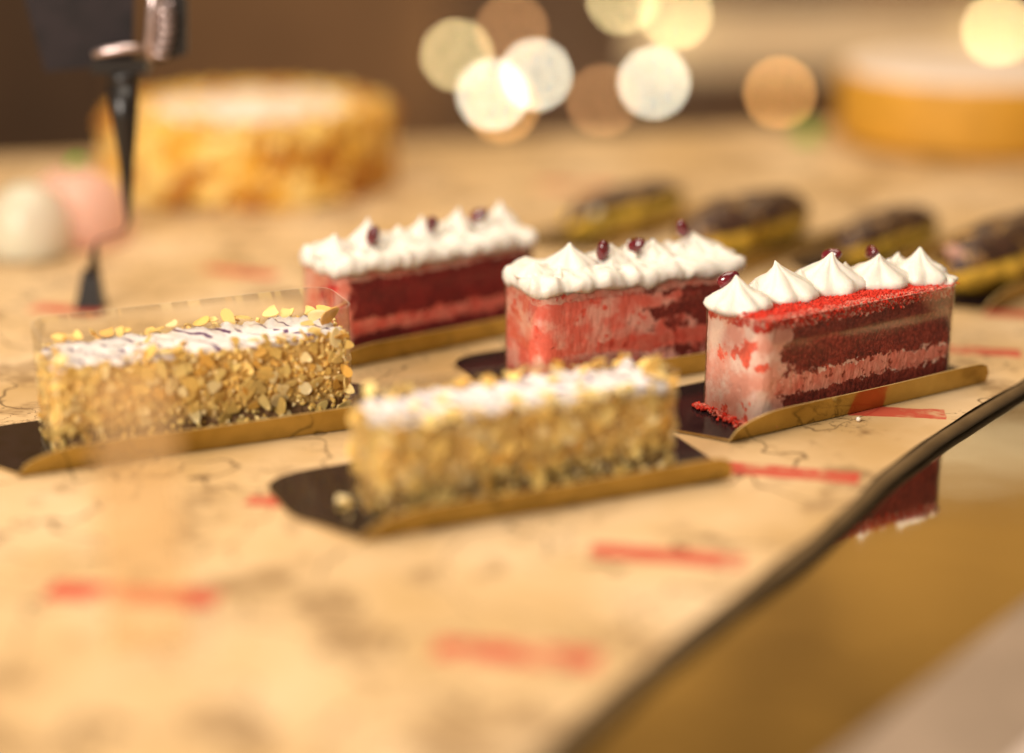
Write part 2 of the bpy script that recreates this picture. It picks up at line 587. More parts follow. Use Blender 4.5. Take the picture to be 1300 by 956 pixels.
# ------------------------------------------------------------------ the setting
n = NT('mirror_counter')
v = n.noise(6, 3, 0.5, n.coord())
n.set(Base_Color=(0.72, 0.68, 0.58), Metallic=1.0, Roughness=n.ma('ADD', n.ma('MULTIPLY', v, 0.05), 0.035))
n.bump(n.noise(9, 2, 0.5, n.coord()), 0.05, 0.01)
M['mirror'] = n.m
MZ = -0.0075
V = [(-1.3, 0.1, MZ), (1.5, 0.1, MZ), (1.5, 2.066, MZ), (-1.3, 1.418, MZ), (-1.3, 0.1, MZ - 0.03), (1.5, 0.1, MZ - 0.03), (1.5, 2.066, MZ - 0.03), (-1.3, 1.418, MZ - 0.03)]
BOXF = [(0, 1, 2, 3), (7, 6, 5, 4), (0, 4, 5, 1), (1, 5, 6, 2), (2, 6, 7, 3), (3, 7, 4, 0)]
tag(link('counter_top', mesh('counter_top', V, BOXF, M['mirror'], smooth=False)), kind='structure',
    label='dark amber mirror counter top under the paper and its added board')


def box(name, x0, x1, y0, y1, z0, z1, mat, parent=None):
    V = [(x0, y0, z0), (x1, y0, z0), (x1, y1, z0), (x0, y1, z0), (x0, y0, z1), (x1, y0, z1), (x1, y1, z1), (x0, y1, z1)]
    F = [(3, 2, 1, 0), (4, 5, 6, 7), (0, 1, 5, 4), (1, 2, 6, 5), (2, 3, 7, 6), (3, 0, 4, 7)]
    return link(name, mesh(name, V, F, mat, smooth=False), parent)


M['counter_wood'] = simple('counter_wood', (0.12, 0.07, 0.035), 0.5, nscale=14)
tag(box('counter_body', -1.28, 1.48, 0.12, 1.40, -0.9, MZ - 0.032, M['counter_wood']), kind='structure', label='brown counter body under the mirror top')
M['floor'] = simple('floor', (0.10, 0.06, 0.035), 0.6, nscale=5)
tag(box('floor', -6, 6, -3, 7, -1.0, -0.902, M['floor']), kind='structure', label='dark brown floor')
n = NT('wall_paint')
v = n.noise(0.8, 3, 0.55, n.coord())
n.set(Base_Color=n.ramp(v, [(0.38, (0.15, 0.085, 0.022)), (0.62, (0.50, 0.31, 0.085))]), Roughness=0.8)
tag(box('back_wall', -6, 6, 6.2, 6.35, -0.9, 4.2, n.m), kind='structure', label='golden brown back wall')

tag(box('reflection_beam', 1.5, 4.5, 6.10, 6.198, 1.86, 2.04, simple('reflection_beam_paint', (0.72, 0.66, 0.55), 0.6, nscale=3, var=0.05)), 'pale beam on the golden brown back wall, added for its reflection in the counter', 'beam')  # added so the mirror counter shows a pale reflection

# right edge of the paper covered board (cm): x for a given y
EDGE = [(30, -16.0), (40, -7.8), (52.8, 1.2), (57.2, 3.9), (64.7, 8.9), (70.7, 13.2), (78.9, 18.1), (83.4, 21.2), (86.0, 23.2), (88.3, 25.0), (92.8, 28.6), (105, 38.0), (120, 50), (150, 71), (190, 98)]


def edge_x(y):
    for (a, xa), (b, xb) in zip(EDGE, EDGE[1:]):
        if y <= b:
            t = (y - a) / (b - a)
            return xa + (xb - xa) * t + 0.10 * nz(y * 0.25, 1.3, 0) + 0.04 * nz(y * 0.9, 4.1, 0)
    return EDGE[-1][1]


def back_y(x):
    return 169.8 + 0.2315 * x


def grid_xy(i, j, nx, ny, shrink=0.0):
    s, t = i / nx, j / ny
    x, y = 0.0, 30 + 130 * t
    for _ in range(6):
        xr = edge_x(y) - shrink
        x = -95 + (xr + 95) * s
        y = 30 + (back_y(x) - shrink - 30) * t
    return x, y


# paper print: (cx, cy, half length, half width, angle) of the red bars, in cm
BARS = [(-15.6, 65.0, 3.7, 0.95, -8), (0.2, 59.7, 3.2, 0.85, -10), (6.7, 68.9, 3.4, 0.80, -12), (13.5, 78.8, 3.4, 0.85, -14),
        (20.6, 87.6, 2.6, 0.85, -8), (-10.6, 75.0, 1.8, 0.70, -10), (-19.0, 117.3, 2.9, 0.9, -22), (-28.8, 107.8, 2.5, 0.9, -14),
        (27.6, 98.7, 2.7, 0.85, -12), (33.0, 106.5, 2.8, 0.8, -12), (6.0, 146.0, 4.0, 0.9, -12), (-22.0, 56.0, 3.0, 0.7, -10)]
n = NT('map_paper')
p = n.coord()
warp = n.node('ShaderNodeVectorMath', {'operation': 'ADD'}, i0=p,
              i1=n.node('ShaderNodeVectorMath', {'operation': 'SCALE'}, i0=n.noise(90, 3, 0.6, p, out='Color'), Scale=0.0035).outputs[0]).outputs[0]
red = None
for cx, cy0, hx, hy, an in BARS:
    q = n.mapping(n.node('ShaderNodeVectorMath', {'operation': 'SUBTRACT'}, i0=warp, i1=(cx * CM + 0.00175, cy0 * CM + 0.00175, 0)).outputs[0], rot=(0, 0, R(-an)))
    qx, qy, qz = n.xyz(q)
    mk = n.ma('MULTIPLY', n.step(n.ma('SUBTRACT', hx * CM, n.ma('ABSOLUTE', qx)), 0, 0.0008), n.step(n.ma('SUBTRACT', hy * CM, n.ma('ABSOLUTE', qy)), 0, 0.0008))
    red = mk if red is None else n.ma('MAXIMUM', red, mk)
red = n.ma('MULTIPLY', red, n.step(n.noise(45, 5, 0.6, p), 0.28, 0.5))
big = n.noise(9, 4, 0.55, p)
paper = n.ramp(big, [(0.3, (0.53, 0.335, 0.14)), (0.5, (0.655, 0.445, 0.23)), (0.7, (0.75, 0.55, 0.335))])
# grey brown printed land masses and hatching
land = n.step(n.noise(17, 5, 0.6, n.mapping(p, (0.4, 0.2, 0))), 0.53, 0.63)
hat = n.noise(1.0, 2, 0.5, n.mapping(p, rot=(0, 0, R(12)), scale=(70, 420, 1)))
paper = n.mix(n.ma('MULTIPLY', land, n.ma('ADD', n.ma('MULTIPLY', n.step(hat, 0.45, 0.6), 0.36), 0.46)), paper, (0.22, 0.12, 0.045))
# rivers, coasts: thin contour lines of noise
ln = n.ma('ABSOLUTE', n.ma('SUBTRACT', n.noise(12, 3, 0.5, n.mapping(p, (0.9, 0.3, 0))), 0.5))
l1 = n.ma('SUBTRACT', 1.0, n.step(ln, 0.002, 0.007))
ln2 = n.ma('ABSOLUTE', n.ma('SUBTRACT', n.noise(40, 3, 0.6, n.mapping(p, (0.2, 0.7, 0), scale=(1, 2.2, 1))), 0.52))
l2 = n.ma('MULTIPLY', n.ma('SUBTRACT', 1.0, n.step(ln2, 0.004, 0.012)), n.step(n.noise(13, 2, 0.5, p), 0.52, 0.58))
lines = n.ma('MAXIMUM', l1, l2)
paper = n.mix(n.ma('MULTIPLY', lines, 0.8), paper, (0.12, 0.065, 0.025))
col = n.mix(n.ma('MULTIPLY', red, 0.88), paper, (0.52, 0.045, 0.028))
n.set(Base_Color=col, Roughness=0.5, Specular_IOR_Level=0.35)
n.bump(n.noise(26, 4, 0.55, p), 0.2, 0.004)
M['paper'] = n.m
nx, ny = 110, 150
V, F = [], []
for j in range(ny + 1):
    for i in range(nx + 1):
        x, y = grid_xy(i, j, nx, ny)
        z = -0.0007 + 0.0006 * nz(x * 0.13, y * 0.13, 2.0) + 0.0003 * nz(x * 0.5, y * 0.5, 7.0)
        if i == nx:
            z += 0.0004 + 0.0012 * nz(y * 0.3, 3, 1)
        V.append((x * CM, y * CM, min(z, -0.0001) if i < nx else z))
for j in range(ny):
    for i in range(nx):
        a = j * (nx + 1) + i
        F.append((a, a + 1, a + nx + 2, a + nx + 1))
pp = link('paper_sheet', mesh('paper_sheet', V, F, M['paper']))
tag(pp, 'yellow kraft paper printed with old map lines and red bars, spread under all the cakes', 'paper')

# steel rim of the counter, out of focus at the lower right, and the pale ledge beyond it
M['rim_steel'] = simple('rim_steel', (0.52, 0.43, 0.37), 0.42, metal=0.9, nscale=30)
M['ledge'] = simple('ledge', (0.80, 0.66, 0.58), 0.45, nscale=20, var=0.05)


def strip(name, ax, ay, ang, length, w0, w1, z0, z1, mat):
    u = Vector((math.cos(R(ang)), math.sin(R(ang))))
    v = Vector((u.y, -u.x))
    o = Vector((ax, ay))
    q = [o - u * length + v * w0, o + u * length + v * w0, o + u * length + v * w1, o - u * length + v * w1]
    V = [(c.x, c.y, z) for z in (z0, z1) for c in q]
    return link(name, mesh(name, V, [(0, 1, 2, 3), (7, 6, 5, 4), (0, 4, 5, 1), (1, 5, 6, 2), (2, 6, 7, 3), (3, 7, 4, 0)], mat, smooth=False))


tag(strip('steel_strip', 0.155, 0.58, 51, 0.7, 0.0, 0.050, MZ + 0.0005, MZ + 0.004, M['rim_steel']), 'brushed steel rim along the mirror counter at the lower right', 'steel strip')
tag(strip('counter_ledge', 0.155, 0.58, 51, 0.7, 0.052, 0.30, MZ + 0.0005, MZ + 0.006, M['ledge']), 'pale pinkish ledge beyond the steel rim in the lower right corner', 'ledge')

# added board below the paper: shade of the right edge painted dark brown
n = NT('board_shade')
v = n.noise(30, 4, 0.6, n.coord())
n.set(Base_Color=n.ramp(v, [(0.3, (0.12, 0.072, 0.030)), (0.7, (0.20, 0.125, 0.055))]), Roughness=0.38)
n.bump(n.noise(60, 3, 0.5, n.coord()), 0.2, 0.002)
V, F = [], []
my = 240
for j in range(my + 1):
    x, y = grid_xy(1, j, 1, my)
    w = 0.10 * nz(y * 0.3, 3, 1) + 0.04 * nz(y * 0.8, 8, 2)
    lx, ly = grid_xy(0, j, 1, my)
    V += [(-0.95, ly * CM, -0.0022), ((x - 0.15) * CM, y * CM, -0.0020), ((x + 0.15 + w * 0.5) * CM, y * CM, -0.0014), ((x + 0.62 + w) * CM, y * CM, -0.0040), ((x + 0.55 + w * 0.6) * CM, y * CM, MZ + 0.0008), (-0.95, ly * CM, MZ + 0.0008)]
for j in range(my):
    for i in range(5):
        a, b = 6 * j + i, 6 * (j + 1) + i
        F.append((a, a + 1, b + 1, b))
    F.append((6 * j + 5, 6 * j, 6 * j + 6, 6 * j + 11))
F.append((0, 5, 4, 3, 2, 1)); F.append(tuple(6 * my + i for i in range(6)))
tag(link('shade_board', mesh('shade_board', V, F, n.m)), 'thin added board under the map paper, its wavy side coloured dark as edge shade', 'display board')


# ------------------------------------------------------------------ red velvet slices
def rv_slice(label, o_cm, ang, L, W, H, style, ros, berries, bed=None, film_h=None, crumbs=False):
    c, a = place(o_cm, ang, L, W)
    t = thing('red_velvet_slice', label, 'cake slice', (c.x, c.y, BZ), a, 'red velvet slices on gold boards')
    sp, fi = M['sponge_' + style], M['fill_' + style]
    r = 0.0085 if style == 'sharp' else 0.0095
    k = H / 0.060
    z = [0, 0.0175 * k, 0.0265 * k, 0.0535 * k, H]
    e = 0.0027 if style == 'sharp' else 0.0022
    sd = {'sharp': 0.0, 'mid': 3.0, 'rear': 6.0}[style]
    link('sponge_layer', layer(L, W, r, z[0], z[1], 0, e, 0, 0.00035, sp, 8, seed=sd), t)
    link('cream_layer', layer(L, W, r, z[1], z[2], e, e, 0.0, 0.00035, fi, 6, seed=sd), t)
    link('sponge_layer', layer(L, W, r, z[2], z[3], e, e, 0, 0.00035, sp, 12, seed=sd), t)
    link('top_cream_layer', layer(L, W, r, z[3], z[4], e, 0.0004, 0.0, 0.00035, M['top_bits'] if style == 'sharp' else M['pink_cream'], 5, seed=sd), t)

    def uv(u, v):
        return u * CM - L / 2, v * CM - W / 2
    zt = H
    if bed:
        link('cream_bed', dome_slab(L, W, r, H - 0.001, bed[0], bed[1], bed[2], sd + 2, M['cream']), t)
        zt = H + bed[0] - 0.0035
    for q in ros:
        u, v, rad, h, kk, lx, ly, lump = q
        x, y = uv(u, v)
        link('cream_rosette', rosette(rad * CM, h * CM, kk, (lx * CM, ly * CM), lump * CM, u * 0.37, 0.5 + 0.3 * math.sin(u)), t, (x, y, zt), (0, 0, u * 1.3))
    for u, v, zz, rx, rz in berries:
        x, y = uv(u, v)
        link('berry', BERRY, t, (x, y, zt + zz * CM), (R(rx), 0, R(rz)))
    if crumbs:
        sp1, sp2, mi = [], [], []
        for _ in range(7000):
            u = random.uniform(0.05, L / CM - 0.05)
            v = random.uniform(0.05, W / CM - 0.6) if random.random() < 0.8 else random.uniform(0.05, 1.2)
            if u < 2.4 and v > 1.6 + 0.5 * nz(u, v, 1):
                continue
            if u > L / CM - 1.6 and random.random() < 0.8:
                continue
            x, y = uv(u, v)
            hh = max(0, 0.0016 * (nz(u * 0.8, v * 0.8, 0) + 0.5)) * min(1, v / 1.2)
            edge = v < 0.35 + 0.35 * nz(u * 1.3, 0, 4)
            sp1.append((x, y, H + random.uniform(0, 0.0007) + hh, random.uniform(0.0003, 0.00065)))
            mi.append(1 if (edge and random.random() < 0.75) else 0)
        for _ in range(420):
            u = random.uniform(0.4, L / CM - 1.5)
            x, y = uv(u, -0.01)
            sp1.append((x, y, H - abs(random.gauss(0, 0.0022)), random.uniform(0.0004, 0.0010)))
            mi.append(random.choice((0, 0, 1)))
        me = lumps(sp1, [M['red_crumb'], M['pink_crumb']], mi=mi)
        tag(link('crumb_topping', me, t), kind='stuff')
        sp2 = []
        for _ in range(420):
            s = random.random()
            if s < 0.8:
                x, y = -L / 2 - abs(random.gauss(0, 0.0022)), random.uniform(-W / 2, W / 2)
            else:
                x, y = random.uniform(-L / 2, -L / 2 + 0.03), -W / 2 - abs(random.gauss(0, 0.0018))
            sp2.append((x, y, 0.0006 + abs(random.gauss(0, 0.0008)), random.uniform(0.0005, 0.0014)))
        tag(link('base_crumbs', lumps(sp2, [M['red_crumb'], M['pink_crumb']], mi=[random.choice((0, 1)) for _ in sp2]), t), kind='stuff')
    film(t, L + 0.0016, W + 0.0016, r + 0.0008, film_h or H, 0.0)
    return t


board('gold and black board under the sharp red velvet slice nearest the mirror edge', (12.55, 84.3), 32, 0.142, 0.047, near=0.004, rise=0.036, left=0.040, far=0.032)
rv_slice('sharp red velvet slice with bare red crumbs before its cream peaks, nearest the mirror', (12.55, 84.3), 32, 0.142, 0.047, 0.058, 'sharp',
         [(1.0, 2.9, 1.7, 1.65, 7, 0.3, 0.1, 0.10), (4.3, 3.25, 1.9, 1.95, 6, -0.5, 0, 0.10), (7.4, 3.3, 2.0, 2.0, 7, -0.2, 0.1, 0.12), (10.5, 2.7, 1.9, 1.75, 6, -0.55, 0.1, 0.10),
          (13.0, 2.0, 1.65, 1.75, 7, -0.35, 0.1, 0.14), (13.7, 0.95, 0.8, 0.7, 5, 0, 0, 0.18), (13.0, 3.8, 1.2, 1.2, 5, 0.2, 0, 0.15), (2.7, 3.7, 1.1, 1.0, 5, 0, 0, 0.15), (5.9, 3.7, 1.2, 1.15, 5, 0.1, 0, 0.15), (9.0, 3.5, 1.2, 1.2, 5, -0.1, 0, 0.15), (11.8, 3.2, 1.1, 1.1, 5, 0, 0, 0.15)],
         [(1.2, 4.1, 1.2, 60, 60), (8.6, 4.3, 1.45, 70, 20), (11.3, 4.0, 1.35, 75, -30)], crumbs=True)

board('gold and black board under the pink smeared red velvet slice in the middle', (1.4, 90.4), 26, 0.133, 0.046, near=0.006, left=0.020)
rv_slice('red velvet slice with smeared bright pink sides under thick cream, middle one of the three', (1.4, 90.4), 26, 0.133, 0.046, 0.056, 'mid',
         [(0.9, 2.2, 1.2, 0.75, 5, 0, 0, 0.12), (3.3, 2.6, 1.5, 1.45, 6, -0.1, 0, 0.05), (5.7, 2.2, 1.1, 1.2, 5, 0, 0.1, 0.1), (8.6, 2.7, 1.5, 1.15, 6, 0.2, 0, 0.08), (11.6, 2.5, 1.6, 1.25, 6, 0.3, 0, 0.06), (7.1, 2.6, 0.7, 1.25, 5, 0, 0, 0.15), (10.2, 2.3, 1.0, 0.8, 5, 0, 0, 0.1), (2.0, 1.2, 0.8, 0.55, 5, 0, 0, 0.2), (5.0, 1.1, 0.9, 0.6, 5, 0.2, 0, 0.2), (8.9, 1.2, 0.9, 0.6, 6, -0.2, 0, 0.2), (12.2, 1.2, 0.9, 0.7, 5, 0, 0, 0.2), (6.4, 3.4, 1.0, 0.9, 5, 0, 0, 0.2)],
         [(4.9, 1.7, 1.05, 12, 0), (10.5, 2.4, 1.6, 35, -60), (7.35, 2.2, 0.95, 60, 30)], bed=(0.0085, 0.003, 0.001), film_h=0.056)

board('gold and black board under the dark red velvet slice at the back', (-10.0, 95.65), 35, 0.142, 0.046, near=0.006)
rv_slice('red velvet slice with dark red sides and ragged cream peaks, back one of the three', (-10.0, 95.65), 35, 0.142, 0.046, 0.053, 'rear',
         [(1.2, 2.4, 1.3, 1.3, 5, -0.2, 0, 0.14), (3.6, 2.6, 1.3, 1.9, 5, 0.15, 0, 0.08), (5.6, 2.3, 1.0, 1.2, 5, 0, 0, 0.15), (7.4, 2.5, 1.2, 1.5, 6, 0.1, 0, 0.1), (9.8, 2.4, 1.2, 1.7, 5, 0.2, 0, 0.12), (11.6, 2.5, 1.0, 1.4, 5, 0, 0, 0.1), (13.0, 2.4, 1.2, 1.7, 5, -0.1, 0, 0.1), (2.4, 1.1, 0.8, 0.6, 5, 0.2, 0, 0.2), (5.4, 1.1, 0.9, 0.7, 5, -0.2, 0, 0.2), (8.9, 1.2, 0.9, 0.6, 6, 0.2, 0, 0.2), (11.8, 1.2, 0.9, 0.6, 5, 0, 0, 0.2)],
         [(3.3, 1.4, 1.05, 20, 20), (7.3, 1.3, 1.25, 50, -20), (10.7, 1.3, 1.3, 60, 40)], bed=(0.009, 0.0025, 0.001), film_h=0.053)


# ------------------------------------------------------------------ almond slices
def flake_mesh(seed, mat, chip):
    rnd = random.Random(seed)
    n = 11
    cut = rnd.uniform(0.15, 0.6) if chip else -9
    asp = rnd.uniform(0.52, 0.7)
    top, bot = [], []
    for i in range(n):
        a = 2 * math.pi * i / n
        x = math.cos(a)
        y = math.sin(a) * asp * (1 - 0.28 * x)
        if chip:
            x = max(x, -cut + 0.1 * rnd.uniform(-1, 1))
            y = max(y, -0.35 + 0.1 * rnd.uniform(-1, 1)) if seed % 2 else y
        z = 0.07 * x * x + 0.05 * y * y
        top.append((x * 0.5, y * 0.5, z * 0.5 + 0.04))
        bot.append((x * 0.5, y * 0.5, z * 0.5 - 0.03))
    V = top + bot
    F = [tuple(range(n)), tuple(range(2 * n - 1, n - 1, -1))] + [(i, n + i, n + (i + 1) % n, (i + 1) % n) for i in range(n)]
    return mesh('almond_flake', V, F, mat, smooth=False)


FK = ['pale', 'gold', 'gold', 'toast', 'straw', 'straw']
WHOLE = [flake_mesh(s, M['almond_' + k], False) for s, k in enumerate(FK)]
CHIP = [flake_mesh(10 + s, M['almond_' + k], True) for s, k in enumerate(FK * 2)]


def almond_slice(label, o_cm, ang, L, W, H, film_h, seed):
    rnd = random.Random(seed)
    c, a = place(o_cm, ang, L, W)
    t = thing('almond_slice', label, 'cake slice', (c.x, c.y, BZ), a, 'almond slices on gold boards')
    r = 0.008
    link('nut_sponge', layer(L - 0.004, W - 0.004, r, 0, H - 0.004, 0, 0.0006, 0, 0.0009, M['nut_sponge'], 14, seed=seed), t)
    link('icing', dome_slab(L - 0.005, W - 0.006, r, H - 0.0048, 0.0040, 0.0016, 0.0, seed + 2, M['icing']), t)
    cnt = 0

    def put(pos, nrm, size, whole, name='almond_flake'):
        nn = Vector(nrm).normalized()
        q = nn.to_track_quat('Z', 'Y').to_matrix()
        tilt = Matrix.Rotation(rnd.gauss(0, 0.2), 3, 'X') @ Matrix.Rotation(rnd.gauss(0, 0.2), 3, 'Y')
        m = q @ tilt @ Matrix.Rotation(rnd.uniform(0, 6.28), 3, 'Z')
        me = rnd.choice(WHOLE if whole else CHIP)
        o = link(name, me, t)
        o.matrix_local = Matrix.Translation(pos) @ m.to_4x4() @ Matrix.Diagonal((size, size, size * 0.8, 1))
        return o

    def side(s):
        if s == 'near':
            return rnd.uniform(-L / 2 + 0.004, L / 2 - 0.003), -W / 2, (0, -1, 0)
        if s == 'left':
            return -L / 2, rnd.uniform(-W / 2 + 0.003, W / 2 - 0.003), (-1, 0, 0)
        if s == 'right':
            return L / 2, rnd.uniform(-W / 2 + 0.003, W / 2 - 0.003), (1, 0, 0)
        if s == 'corner':
            w = rnd.choice((-1, 1))
            return w * (L / 2 - 0.003), -W / 2 + 0.003, (w * 0.7, -0.7, 0)
        return rnd.uniform(-L / 2 + 0.004, L / 2 - 0.004), W / 2, (0, 1, 0)
    for s, k in (('near', 174), ('left', 48), ('corner', 22)):
        for _ in range(k):
            x, y, nrm = side(s)
            z = rnd.uniform(0.002, H - 0.002)
            if 0.007 < z < 0.0145 and rnd.random() < 0.55:
                z = rnd.uniform(0.014, H - 0.003)
            d = rnd.uniform(-0.0012, 0.0005)
            w = rnd.random() < 0.16
            put((x + nrm[0] * d, y + nrm[1] * d, z), nrm, rnd.uniform(0.0085, 0.0120) if w else rnd.uniform(0.0045, 0.0105), w)
            cnt += 1
    # flakes lying and standing along the rim of the icing
    for _ in range(50):
        f = rnd.random()
        if f < 0.45:
            x, y = rnd.uniform(-L / 2 + 0.004, L / 2 - 0.004), W / 2 - abs(rnd.gauss(0.003, 0.003))
        elif f < 0.8:
            x, y = rnd.uniform(-L / 2 + 0.004, L / 2 - 0.004), -W / 2 + abs(rnd.gauss(0.0, 0.0015))
        elif f < 0.9:
            x, y = L / 2 - abs(rnd.gauss(0.004, 0.003)), rnd.uniform(-W / 2 + 0.003, W / 2 - 0.003)
        else:
            x, y = -L / 2 + abs(rnd.gauss(0.003, 0.003)), rnd.uniform(-W / 2 + 0.003, W / 2 - 0.003)
        put((x, y, H + rnd.uniform(-0.0005, 0.002)), (rnd.gauss(0, 0.5), rnd.gauss(-0.3, 0.5), 1), rnd.uniform(0.007, 0.012), rnd.random() < 0.3)
    for _ in range(12 if seed == 21 else 4):
        x, y = rnd.uniform(-L / 2 + 0.01, L / 2 - 0.01), rnd.uniform(-W / 2 + 0.003, W / 2 - 0.008)
        put((x, y, H + 0.0006), (rnd.gauss(0, 0.2), rnd.gauss(0, 0.2), 1), rnd.uniform(0.006, 0.011), rnd.random() < 0.3)
    # one whole flake leaning up at the right end
    o = put((L / 2 - 0.0065, -0.004, H + 0.004), (0.3, -1, 0.1), 0.0135, True)
    # finer broken nuts: one mass
    sp, mi = [], []
    for _ in range(1900):
        s = rnd.choice(('near', 'near', 'near', 'left', 'right', 'far', 'far', 'corner'))
        x, y, nrm = side(s)
        z = rnd.uniform(0.0012, H - 0.001)
        if z < 0.014 and rnd.random() < 0.3:
            continue
        d = -0.0022 + rnd.uniform(0, 0.0010)
        sp.append((x + nrm[0] * d, y + nrm[1] * d, z, rnd.uniform(0.0007, 0.0017)))
        mi.append(rnd.choice((0, 1, 1, 3, 3)))
    tag(link('chopped_nuts', lumps(sp, [M['almond_' + k] for k in ('pale', 'gold', 'toast', 'straw')], mi=mi), t), kind='stuff')
    film(t, L + 0.0022, W + 0.0022, r + 0.003, film_h, 0.0)
    return t


board('gold and black board under the front almond slice, its dark end bare', (-5.8, 71.7), 24, 0.152, 0.046, near=0.0105, left=0.034)
almond_slice('almond coated slice nearest the camera with blurred white icing, front of the two', (-5.8, 71.7), 24, 0.152, 0.046, 0.047, 0.0505, 21)
board('gold and black board under the almond slice in the taller clear film', (-22.4, 79.7), 24, 0.155, 0.045, near=0.0095, left=0.040, far=0.022)
almond_slice('almond coated slice in the tall clear film, purple lines on its white icing', (-22.4, 79.7), 24, 0.155, 0.045, 0.049, 0.0615, 22)

# loose almond crumbs lying on the bare black end of the front board
for i, (x, y, lab) in enumerate([(-7.95, 74.6, 'loose almond chip farthest back on the bare black end of the front board'), (-7.6, 74.1, 'loose almond chip on the bare black board end, second from the back'),
                                 (-7.75, 73.5, 'loose almond chip on the bare black board end, third from the back'), (-7.35, 72.5, 'loose almond chip on the bare black board end, closest to the gold flange')]):
    o = link('almond_chip', CHIP[i * 2], None, (x * CM, y * CM, 0.0024), (0.3, 0.4 * i, 1.1 * i))
    o.scale = (0.009, 0.009, 0.009)
    tag(o, lab, 'almond chip', 'loose almond chips on the black board end')
b = bmesh.new()
bmesh.ops.create_icosphere(b, subdivisions=2, radius=0.0013)
me = bpy.data.meshes.new('pearl')
b.to_mesh(me)
b.free()
me.materials.append(M['cream'])
tag(link('sugar_pearl', me, None, (0.1825, 0.8605, 0.0011)), 'tiny white sugar pearl on the paper against the gold flange of the sharp slice', 'sugar pearl')

# ------------------------------------------------------------------ round cakes behind
def round_cake(label, cx, cy0, rad, H, seed, nuts, side_mat, top_mat):
    t = thing('round_cake', label, 'cake', (cx * CM, cy0 * CM, 0.0), 0.2 * seed, 'whole round cakes at the back')
    n, Rr = 120, rad * CM
    prof = [(0.985, 0.002), (1.0, 0.006), (1.0, H * 0.3), (1.0, H * 0.6), (1.0, H * 0.92), (0.985, H * 0.985), (0.955, H)]
    V, F = [], []
    for q, z in prof:
        for i in range(n):
            a = 2 * math.pi * i / n
            x, y = Rr * q * math.cos(a), Rr * q * math.sin(a)
            d = 0.0025 * nz(x, y, z, 55) + 0.0015 * nz(x, y, z, 160)
            V.append((x * (1 + d / Rr), y * (1 + d / Rr), z + d * 0.5))
    for j in range(len(prof) - 1):
        for i in range(n):
            k = (i + 1) % n
            F.append((j * n + i, j * n + k, (j + 1) * n + k, (j + 1) * n + i))
    F.append(tuple(range((len(prof) - 1) * n, len(prof) * n)))
    F.append(tuple(range(n - 1, -1, -1)))
    link('sponge', mesh('sponge', V, F, side_mat), t)
    V, F = [], []
    prof = [(0.93, H - 0.001), (0.945, H + 0.0015), (0.93, H + 0.004), (0.85, H + 0.0055), (0.4, H + 0.006), (0.02, H + 0.006)]
    for q, z in prof:
        for i in range(n):
            a = 2 * math.pi * i / n
            w = 1 + 0.02 * nz(math.cos(a) * 4, math.sin(a) * 4, seed)
            x, y = Rr * q * w * math.cos(a), Rr * q * w * math.sin(a)
            V.append((x, y, z + 0.0012 * nz(x, y, seed, 60)))
    for j in range(len(prof) - 1):
        for i in range(n):
            k = (i + 1) % n
            F.append((j * n + i, j * n + k, (j + 1) * n + k, (j + 1) * n + i))
    F.append(tuple(range((len(prof) - 1) * n, len(prof) * n)))
    link('icing', mesh('icing', V, F, top_mat), t)
    if nuts:
        sp, mi = [], []
        for _ in range(2600):
            a = random.uniform(0, 6.283)
            z = random.uniform(0.003, H)
            pt = nz(math.cos(a) * 5, math.sin(a) * 5, z * 60)
            sp.append((Rr * math.cos(a), Rr * math.sin(a), z, random.uniform(0.002, 0.0085)))
            mi.append(0 if pt > 0.12 else 2 if pt < -0.12 else 1)
        for _ in range(900):
            a = random.uniform(0, 6.283)
            q = Rr * (1 - abs(random.gauss(0, 0.12)))
            sp.append((q * math.cos(a), q * math.sin(a), H + 0.004, random.uniform(0.002, 0.007)))
            mi.append(random.choice((0, 1, 2)))
        tag(link('chopped_nuts', lumps(sp, [M['nut_a'], M['nut_b'], M['nut_c']], mi=mi), t), kind='stuff')
    return t


M['nut_a'] = simple('nut_pale', (0.88, 0.62, 0.20), 0.5, var=0.2)
M['nut_b'] = simple('nut_gold', (0.80, 0.46, 0.06), 0.5, var=0.2)
M['nut_c'] = simple('nut_brown', (0.50, 0.20, 0.018), 0.5, var=0.2)
M['cake_gold'] = simple('cake_gold', (0.60, 0.29, 0.03), 0.6, var=0.2, nscale=60)
M['cake_honey'] = simple('cake_honey', (0.62, 0.31, 0.03), 0.6, var=0.15, nscale=40)
n = NT('crumbly_top')
p = n.coord()
n.set(Base_Color=n.mix(n.step(n.noise(38, 5, 0.65, p), 0.50, 0.60), (0.88, 0.78, 0.70), (0.72, 0.40, 0.10)), Roughness=0.6)
M['crumbly_top'] = n.m
M['white_top'] = simple('white_top', (0.88, 0.74, 0.64), 0.4, var=0.08, nscale=40)
round_cake('whole round cake coated in golden chopped nuts with white icing, behind the black tag', -22.6, 148.5, 11.7, 0.058, 1, True, M['cake_gold'], M['crumbly_top'])
round_cake('whole round cake with smooth honey sides and white icing at the back right', 44.5, 169.0, 12.6, 0.066, 2, False, M['cake_honey'], M['white_top'])


